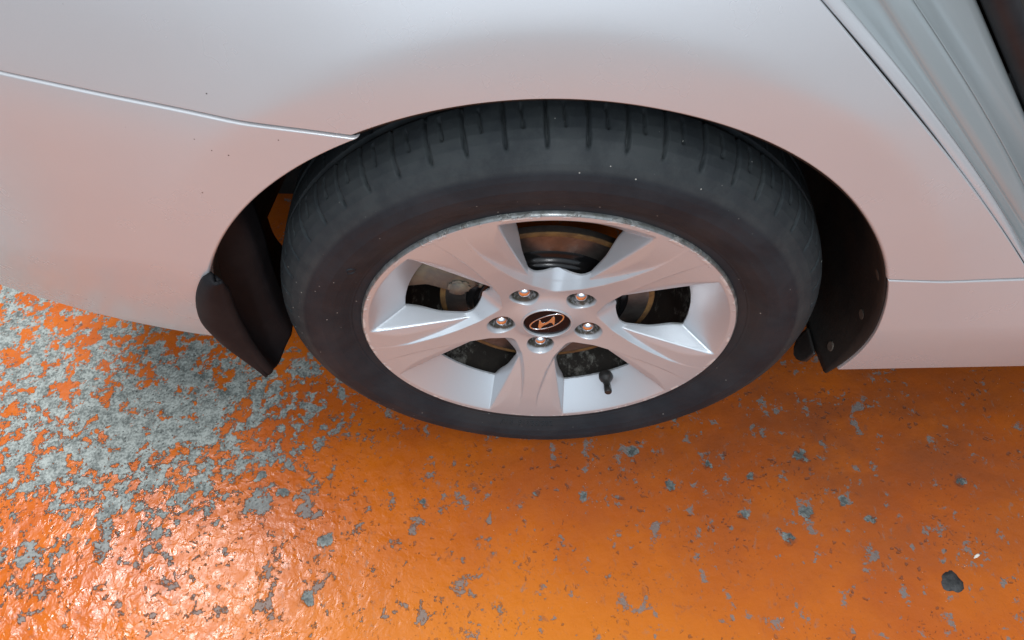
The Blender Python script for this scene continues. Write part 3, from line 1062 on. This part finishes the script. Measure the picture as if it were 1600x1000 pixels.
# lug nuts: one built, the others copied
def nut():
    bm = bmesh.new()
    prof = [(.0001, -.0160), (.0030, -.0156), (.0056, -.0144), (.0075, -.0124), (.0085, -.0098), (.0088, -.0076), (.0096, -.0066), (.0108, -.0054)]
    n = 24
    rings = []
    for r, y in prof:
        rings.append([bm.verts.new((r * math.cos(2 * math.pi * i / n), y, r * math.sin(2 * math.pi * i / n))) for i in range(n)])
    hexr = []
    for y in (-.0045, .0):
        row = []
        for i in range(n):
            a = 2 * math.pi * i / n
            hr = .0100 / math.cos(((a + math.pi / 6) % (math.pi / 3)) - math.pi / 6)
            row.append(bm.verts.new((hr * math.cos(a), y, hr * math.sin(a))))
        rings.append(row)
    for A_, B_ in zip(rings[:-1], rings[1:]):
        for i in range(n):
            bm.faces.new((A_[i], A_[(i + 1) % n], B_[(i + 1) % n], B_[i]))
    bmesh.ops.recalc_face_normals(bm, faces=bm.faces)
    for f in bm.faces:
        f.smooth = True
    me = bpy.data.meshes.new('lug_nut')
    bm.to_mesh(me)
    bm.free()
    me.materials.append(M_CHROME)
    return me


nut_me = nut()
first_nut = None
for s in SPOKES:
    if first_nut is None:
        o = bpy.data.objects.new('lug_nut', nut_me)
        first_nut = o
    else:
        o = first_nut.copy()
    col.objects.link(o)
    o.parent = wheel
    o.location = (.05715 * math.cos(s), .0435, .05715 * math.sin(s))
    o.rotation_euler = (0, random.Random(int(s * 100)).random() * 3, 0)

# valve stem
def valve():
    p0, p1 = Vector((.0812, .0265, -.1545)), Vector((.0822, .004, -.1505))
    d = (p1 - p0).normalized()
    q = d.to_track_quat('Z', 'Y').to_matrix()
    prof = [(.0001, -.004), (.0098, -.004), (.0100, .0015), (.0085, .0050), (.0062, .0080), (.0050, .0115), (.0047, .0165), (.0046, .0170), (.0052, .0175), (.0052, .0265), (.0042, .0280), (.0001, .0281)]
    n = 24
    V = []
    for r, h in prof:
        for i in range(n):
            a = 2 * math.pi * i / n
            V.append(tuple(p0 + q @ Vector((r * math.cos(a), r * math.sin(a), h - .004))))
    o = mesh_ob('valve_stem', V, grid_faces(len(prof), n, wrap_m=True), M_PLASTIC, wheel, True)
    fix_normals(o, math.radians(50))


valve()

# ------------------------------------------------------------------ tyre
TYRE = [(.2165, .0100), (.2198, .0052), (.2235, .0040), (.2296, .0030), (.2305, .0020), (.2325, .0014), (.2400, -.0030), (.2500, -.0075), (.2620, -.0102), (.2740, -.0092),
        (.2795, -.0078), (.2840, -.0060), (.2880, -.0040), (.2970, .0022), (.3040, .0095), (.3090, .0175), (.3125, .0265), (.3148, .0370), (.3158, .0460),
        (.3160, .0478), (.3095, .0490), (.3090, .0560), (.3160, .0572), (.3172, .0700), (.3176, .0850), (.3112, .0860), (.3112, .0930), (.3177, .0940), (.3177, .1030)]


def build_tyre():
    half = np.array(TYRE)
    full = np.vstack([half, np.stack([half[::-1, 0], .206 - half[::-1, 1]], -1)])
    # resample finely
    L = np.r_[0, np.cumsum(np.hypot(*np.diff(full, axis=0).T))]
    Lh = L[len(half) - 1]
    s1 = np.linspace(0, Lh, 130)
    s2 = np.linspace(Lh, L[-1], 40)[1:]
    ts = np.sort(np.unique(np.r_[s1, s2, L[:len(half)]]))
    pr = np.stack([np.interp(ts, L, full[:, 0]), np.interp(ts, L, full[:, 1])], -1)
    n = 1440
    th = np.linspace(0, 2 * np.pi, n, endpoint=False)
    R = np.repeat(pr[:, 0][:, None], n, 1)
    Y = np.repeat(pr[:, 1][:, None], n, 1)
    T = np.repeat(th[None], len(pr), 0)
    # shoulder blocks: pitch sequence varies round the tyre
    rng = random.Random(4)
    pitches = []
    while sum(pitches) < 54:
        pitches.append(rng.choice([.9, 1.0, 1.0, 1.15]))
    edges = np.cumsum([0] + pitches) / sum(pitches) * 2 * np.pi
    idx = np.searchsorted(edges, th, 'right') - 1
    ph = (th - edges[idx]) / (edges[idx + 1] - edges[idx])       # 0..1 in a block
    arc = (edges[idx + 1] - edges[idx]) * .31

    def slot(phase, centre, width, slant):
        c = centre + slant
        dd = np.abs(((ph[None] - c + .5) % 1) - .5) * arc[None]
        return np.clip((width / 2 + .0004 - dd) / .0007, 0, 1)

    yy = pr[:, 1][:, None]
    main = slot(ph, .5, .0028, np.clip((yy - .0) * 1.2, -.1, .2)) * (sstep(.0005, .010, yy) * (1 - sstep(.046, .049, yy)))
    small = slot(ph, .02, .0016, np.clip((yy - .0) * 2.4, -.1, .3)) * (sstep(.017, .021, yy) * (1 - sstep(.040, .043, yy)))
    sipe2 = slot(ph, .27, .0022, np.clip((yy - .07) * 5, -.3, .3)) * (sstep(.057, .059, yy) * (1 - sstep(.083, .085, yy)))
    depth = .0085 * np.maximum(main * sstep(-.003, .014, yy), small * .7) + .004 * sipe2
    out = (yy < .103)
    R = R - depth * out * sstep(.285, .300, pr[:, 0][:, None]) - 0
    # faint rubbing band / concentric moulding lines
    X = R * np.cos(T)
    Z = R * np.sin(T)
    low = Z < -AX + .001
    # load: flatten on the floor and bulge the wall
    k = np.clip((-Z - .20) / .106, 0, 1) ** 2 * np.clip(1 - np.abs(X) / .20, 0, 1)
    Y = Y - .0035 * k * (Y < .02)
    Z = np.where(low, -AX + .001 + (Z + AX - .001) * .03, Z)
    V = np.stack([X, Y, Z], -1).reshape(-1, 3)
    o = mesh_ob('tyre', V, grid_faces(len(pr), n, wrap_m=True)[:, ::-1], M_RUBBER, wheel, True)
    return o, pr


tyre, TPR = build_tyre()


def wall_y(r):
    return np.interp(r, [.2325, .24, .25, .262, .274, .283], [.0016, -.003, -.0075, -.0102, -.0092, -.0078])


def lettering(text, r0, centre_deg, size, reverse=True):
    cu = bpy.data.curves.new('lettering', 'FONT')
    cu.body = text
    cu.size = size
    cu.extrude = .0
    cu.align_x = 'CENTER'
    cu.space_character = 1.12
    t = bpy.data.objects.new('lettering', cu)
    col.objects.link(t)
    dg = bpy.context.evaluated_depsgraph_get()
    me = bpy.data.meshes.new_from_object(t.evaluated_get(dg))
    bpy.data.objects.remove(t)
    bm = bmesh.new()
    bm.from_mesh(me)
    bmesh.ops.subdivide_edges(bm, edges=[e for e in bm.edges if e.calc_length() > .0022], cuts=2)
    r_ = bmesh.ops.extrude_face_region(bm, geom=bm.faces[:])
    top = {g for g in r_['geom'] if isinstance(g, bmesh.types.BMVert)}
    for v in bm.verts:
        x, h = v.co.x, v.co.y
        r = r0 + h                          # letter tops point outwards
        a = math.radians(centre_deg) - x / (r0 + size * .3)
        y = float(wall_y(r)) - (.0011 if v in top else -.0004)
        low = max(0, min(1, (-(r * math.sin(a)) - .20) / .106)) ** 2 * max(0, 1 - abs(r * math.cos(a)) / .2)
        v.co = (r * math.cos(a), y - .0035 * low, r * math.sin(a))
    bmesh.ops.recalc_face_normals(bm, faces=bm.faces)
    bm.to_mesh(me)
    bm.free()
    me.name = 'sidewall_lettering'
    me.materials.append(M_RUBBER)
    o = bpy.data.objects.new('sidewall_lettering', me)
    col.objects.link(o)
    o.parent = wheel


lettering('205/55R16  91V', .2345, -98.0, .0105)

# round mould mark on the wall
a = math.radians(142.9)
bm = bmesh.new()
for rr_, dd_ in ((.0052, .0006),):
    n = 28
    A1 = [bm.verts.new((rr_ * math.cos(2 * math.pi * i / n), 0, rr_ * math.sin(2 * math.pi * i / n))) for i in range(n)]
    A2 = [bm.verts.new((rr_ * .84 * math.cos(2 * math.pi * i / n), -.0009, rr_ * .84 * math.sin(2 * math.pi * i / n))) for i in range(n)]
    A3 = [bm.verts.new((rr_ * .70 * math.cos(2 * math.pi * i / n), .0, rr_ * .70 * math.sin(2 * math.pi * i / n))) for i in range(n)]
    for P_, Q_ in ((A1, A2), (A2, A3)):
        for i in range(n):
            bm.faces.new((P_[i], P_[(i + 1) % n], Q_[(i + 1) % n], Q_[i]))
    bm.faces.new(A3)
for v in bm.verts:
    x, z = .2495 * math.cos(a) + v.co.x, .2495 * math.sin(a) + v.co.z
    v.co = (x, float(wall_y(math.hypot(x, z))) + v.co.y - .0001, z)
bmesh.ops.recalc_face_normals(bm, faces=bm.faces)
me = bpy.data.meshes.new('mould_mark')
bm.to_mesh(me)
bm.free()
me.materials.append(M_RUBBER)
o = bpy.data.objects.new('mould_mark', me)
col.objects.link(o)
o.parent = wheel

# ------------------------------------------------------------------ brake
rot = revolve('brake_disc', [(.088, .0535), (.1165, .0535), (.1170, .0535), (.1312, .0535), (.1316, .0545), (.1316, .0635), (.088, .064)], M_ROTOR, car, 140)
rot.location = (0, 0, AX)
fix_normals(rot, math.radians(40))
rust = revolve('rust_band', [(.1250, .0532), (.1256, .0530), (.1300, .0530), (.1317, .0535), (.1318, .0545)], M_RUST, rot, 140)
hat = revolve('disc_hat', [(.070, .0415), (.0830, .0418), (.0868, .0430), (.0880, .0460), (.0895, .0500), (.0925, .0512), (.0960, .0516), (.0985, .0525), (.1000, .0534)], M_HAT, rot, 140)
fix_normals(hat, math.radians(60))


def caliper():
    bm = bmesh.new()

    def lump(pts, y0, y1, bev):
        vs = [bm.verts.new((x, y0, z)) for x, z in pts]
        f = bm.faces.new(vs)
        r_ = bmesh.ops.extrude_face_region(bm, geom=[f])
        for v in [g for g in r_['geom'] if isinstance(g, bmesh.types.BMVert)]:
            v.co.y = y1

    def pol(*rt):
        return [(r * math.cos(math.radians(t)), r * math.sin(math.radians(t))) for r, t in rt]
    lump(pol((.182, 146), (.188, 152), (.184, 160), (.172, 163.5), (.150, 160), (.132, 161), (.112, 164), (.100, 160), (.094, 150), (.100, 141), (.118, 134), (.150, 136), (.172, 140)), .044, .105, 0)
    lump(pol((.128, 152), (.126, 160), (.112, 163), (.101, 158), (.102, 149), (.115, 147)), .040, .046, 0)
    lump(pol((.100, 143), (.096, 152), (.086, 150), (.088, 141)), .0425, .06, 0)
    bmesh.ops.bevel(bm, geom=[e for e in bm.edges], offset=.004, segments=2, affect='EDGES')
    bmesh.ops.recalc_face_normals(bm, faces=bm.faces)
    for f in bm.faces:
        f.smooth = True
    me = bpy.data.meshes.new('brake_caliper')
    bm.to_mesh(me)
    bm.free()
    me.materials.append(M_CALIPER)
    o = bpy.data.objects.new('brake_caliper', me)
    col.objects.link(o)
    o.parent = car
    o.location = (0, 0, AX)


caliper()

# ------------------------------------------------------------------ small things on the floor
def lump_thing(name, x, y, rx, ry, h, mat, seed, label, cat, rot=0.0):
    rng = random.Random(seed)
    n = 26
    ph = [rng.uniform(0, 6.28) for _ in range(4)]
    V = [(0, 0, h)]
    prof = [(.35, .97), (.65, .80), (.88, .45), (1.0, .0)]
    cr, sr = math.cos(rot), math.sin(rot)
    for f, hh in prof:
        for i in range(n):
            a_ = 2 * math.pi * i / n
            w = 1 + .12 * math.sin(2 * a_ + ph[0]) + .09 * math.sin(3 * a_ + ph[1]) + .06 * math.sin(5 * a_ + ph[2]) + rng.uniform(-.05, .05)
            px, py = f * rx * w * math.cos(a_), f * ry * w * math.sin(a_)
            V.append((px * cr - py * sr, px * sr + py * cr, h * hh * (1 + rng.uniform(-.15, .15)) + .0004))
    F = [(0, 1 + i, 1 + (i + 1) % n) for i in range(n)]
    for k in range(len(prof) - 1):
        for i in range(n):
            F.append((1 + k * n + i, 1 + (k + 1) * n + i, 1 + (k + 1) * n + (i + 1) % n, 1 + k * n + (i + 1) % n))
    o = mesh_ob(name, V, F, mat)
    o.location = (x, y, 0)
    o['label'] = label
    o['category'] = cat
    return o


lump_thing('tar_lump', .5425, -.2125, .0125, .0155, .0028, M_TAR, 3, 'largest black lump of flattened tar on the orange floor', 'tar lump')
lump_thing('paper_scrap', .587, -.178, .0055, .0018, .0010, M_SCRAP, 5, 'tiny white scrap lying above the black tar lump', 'scrap', .6)
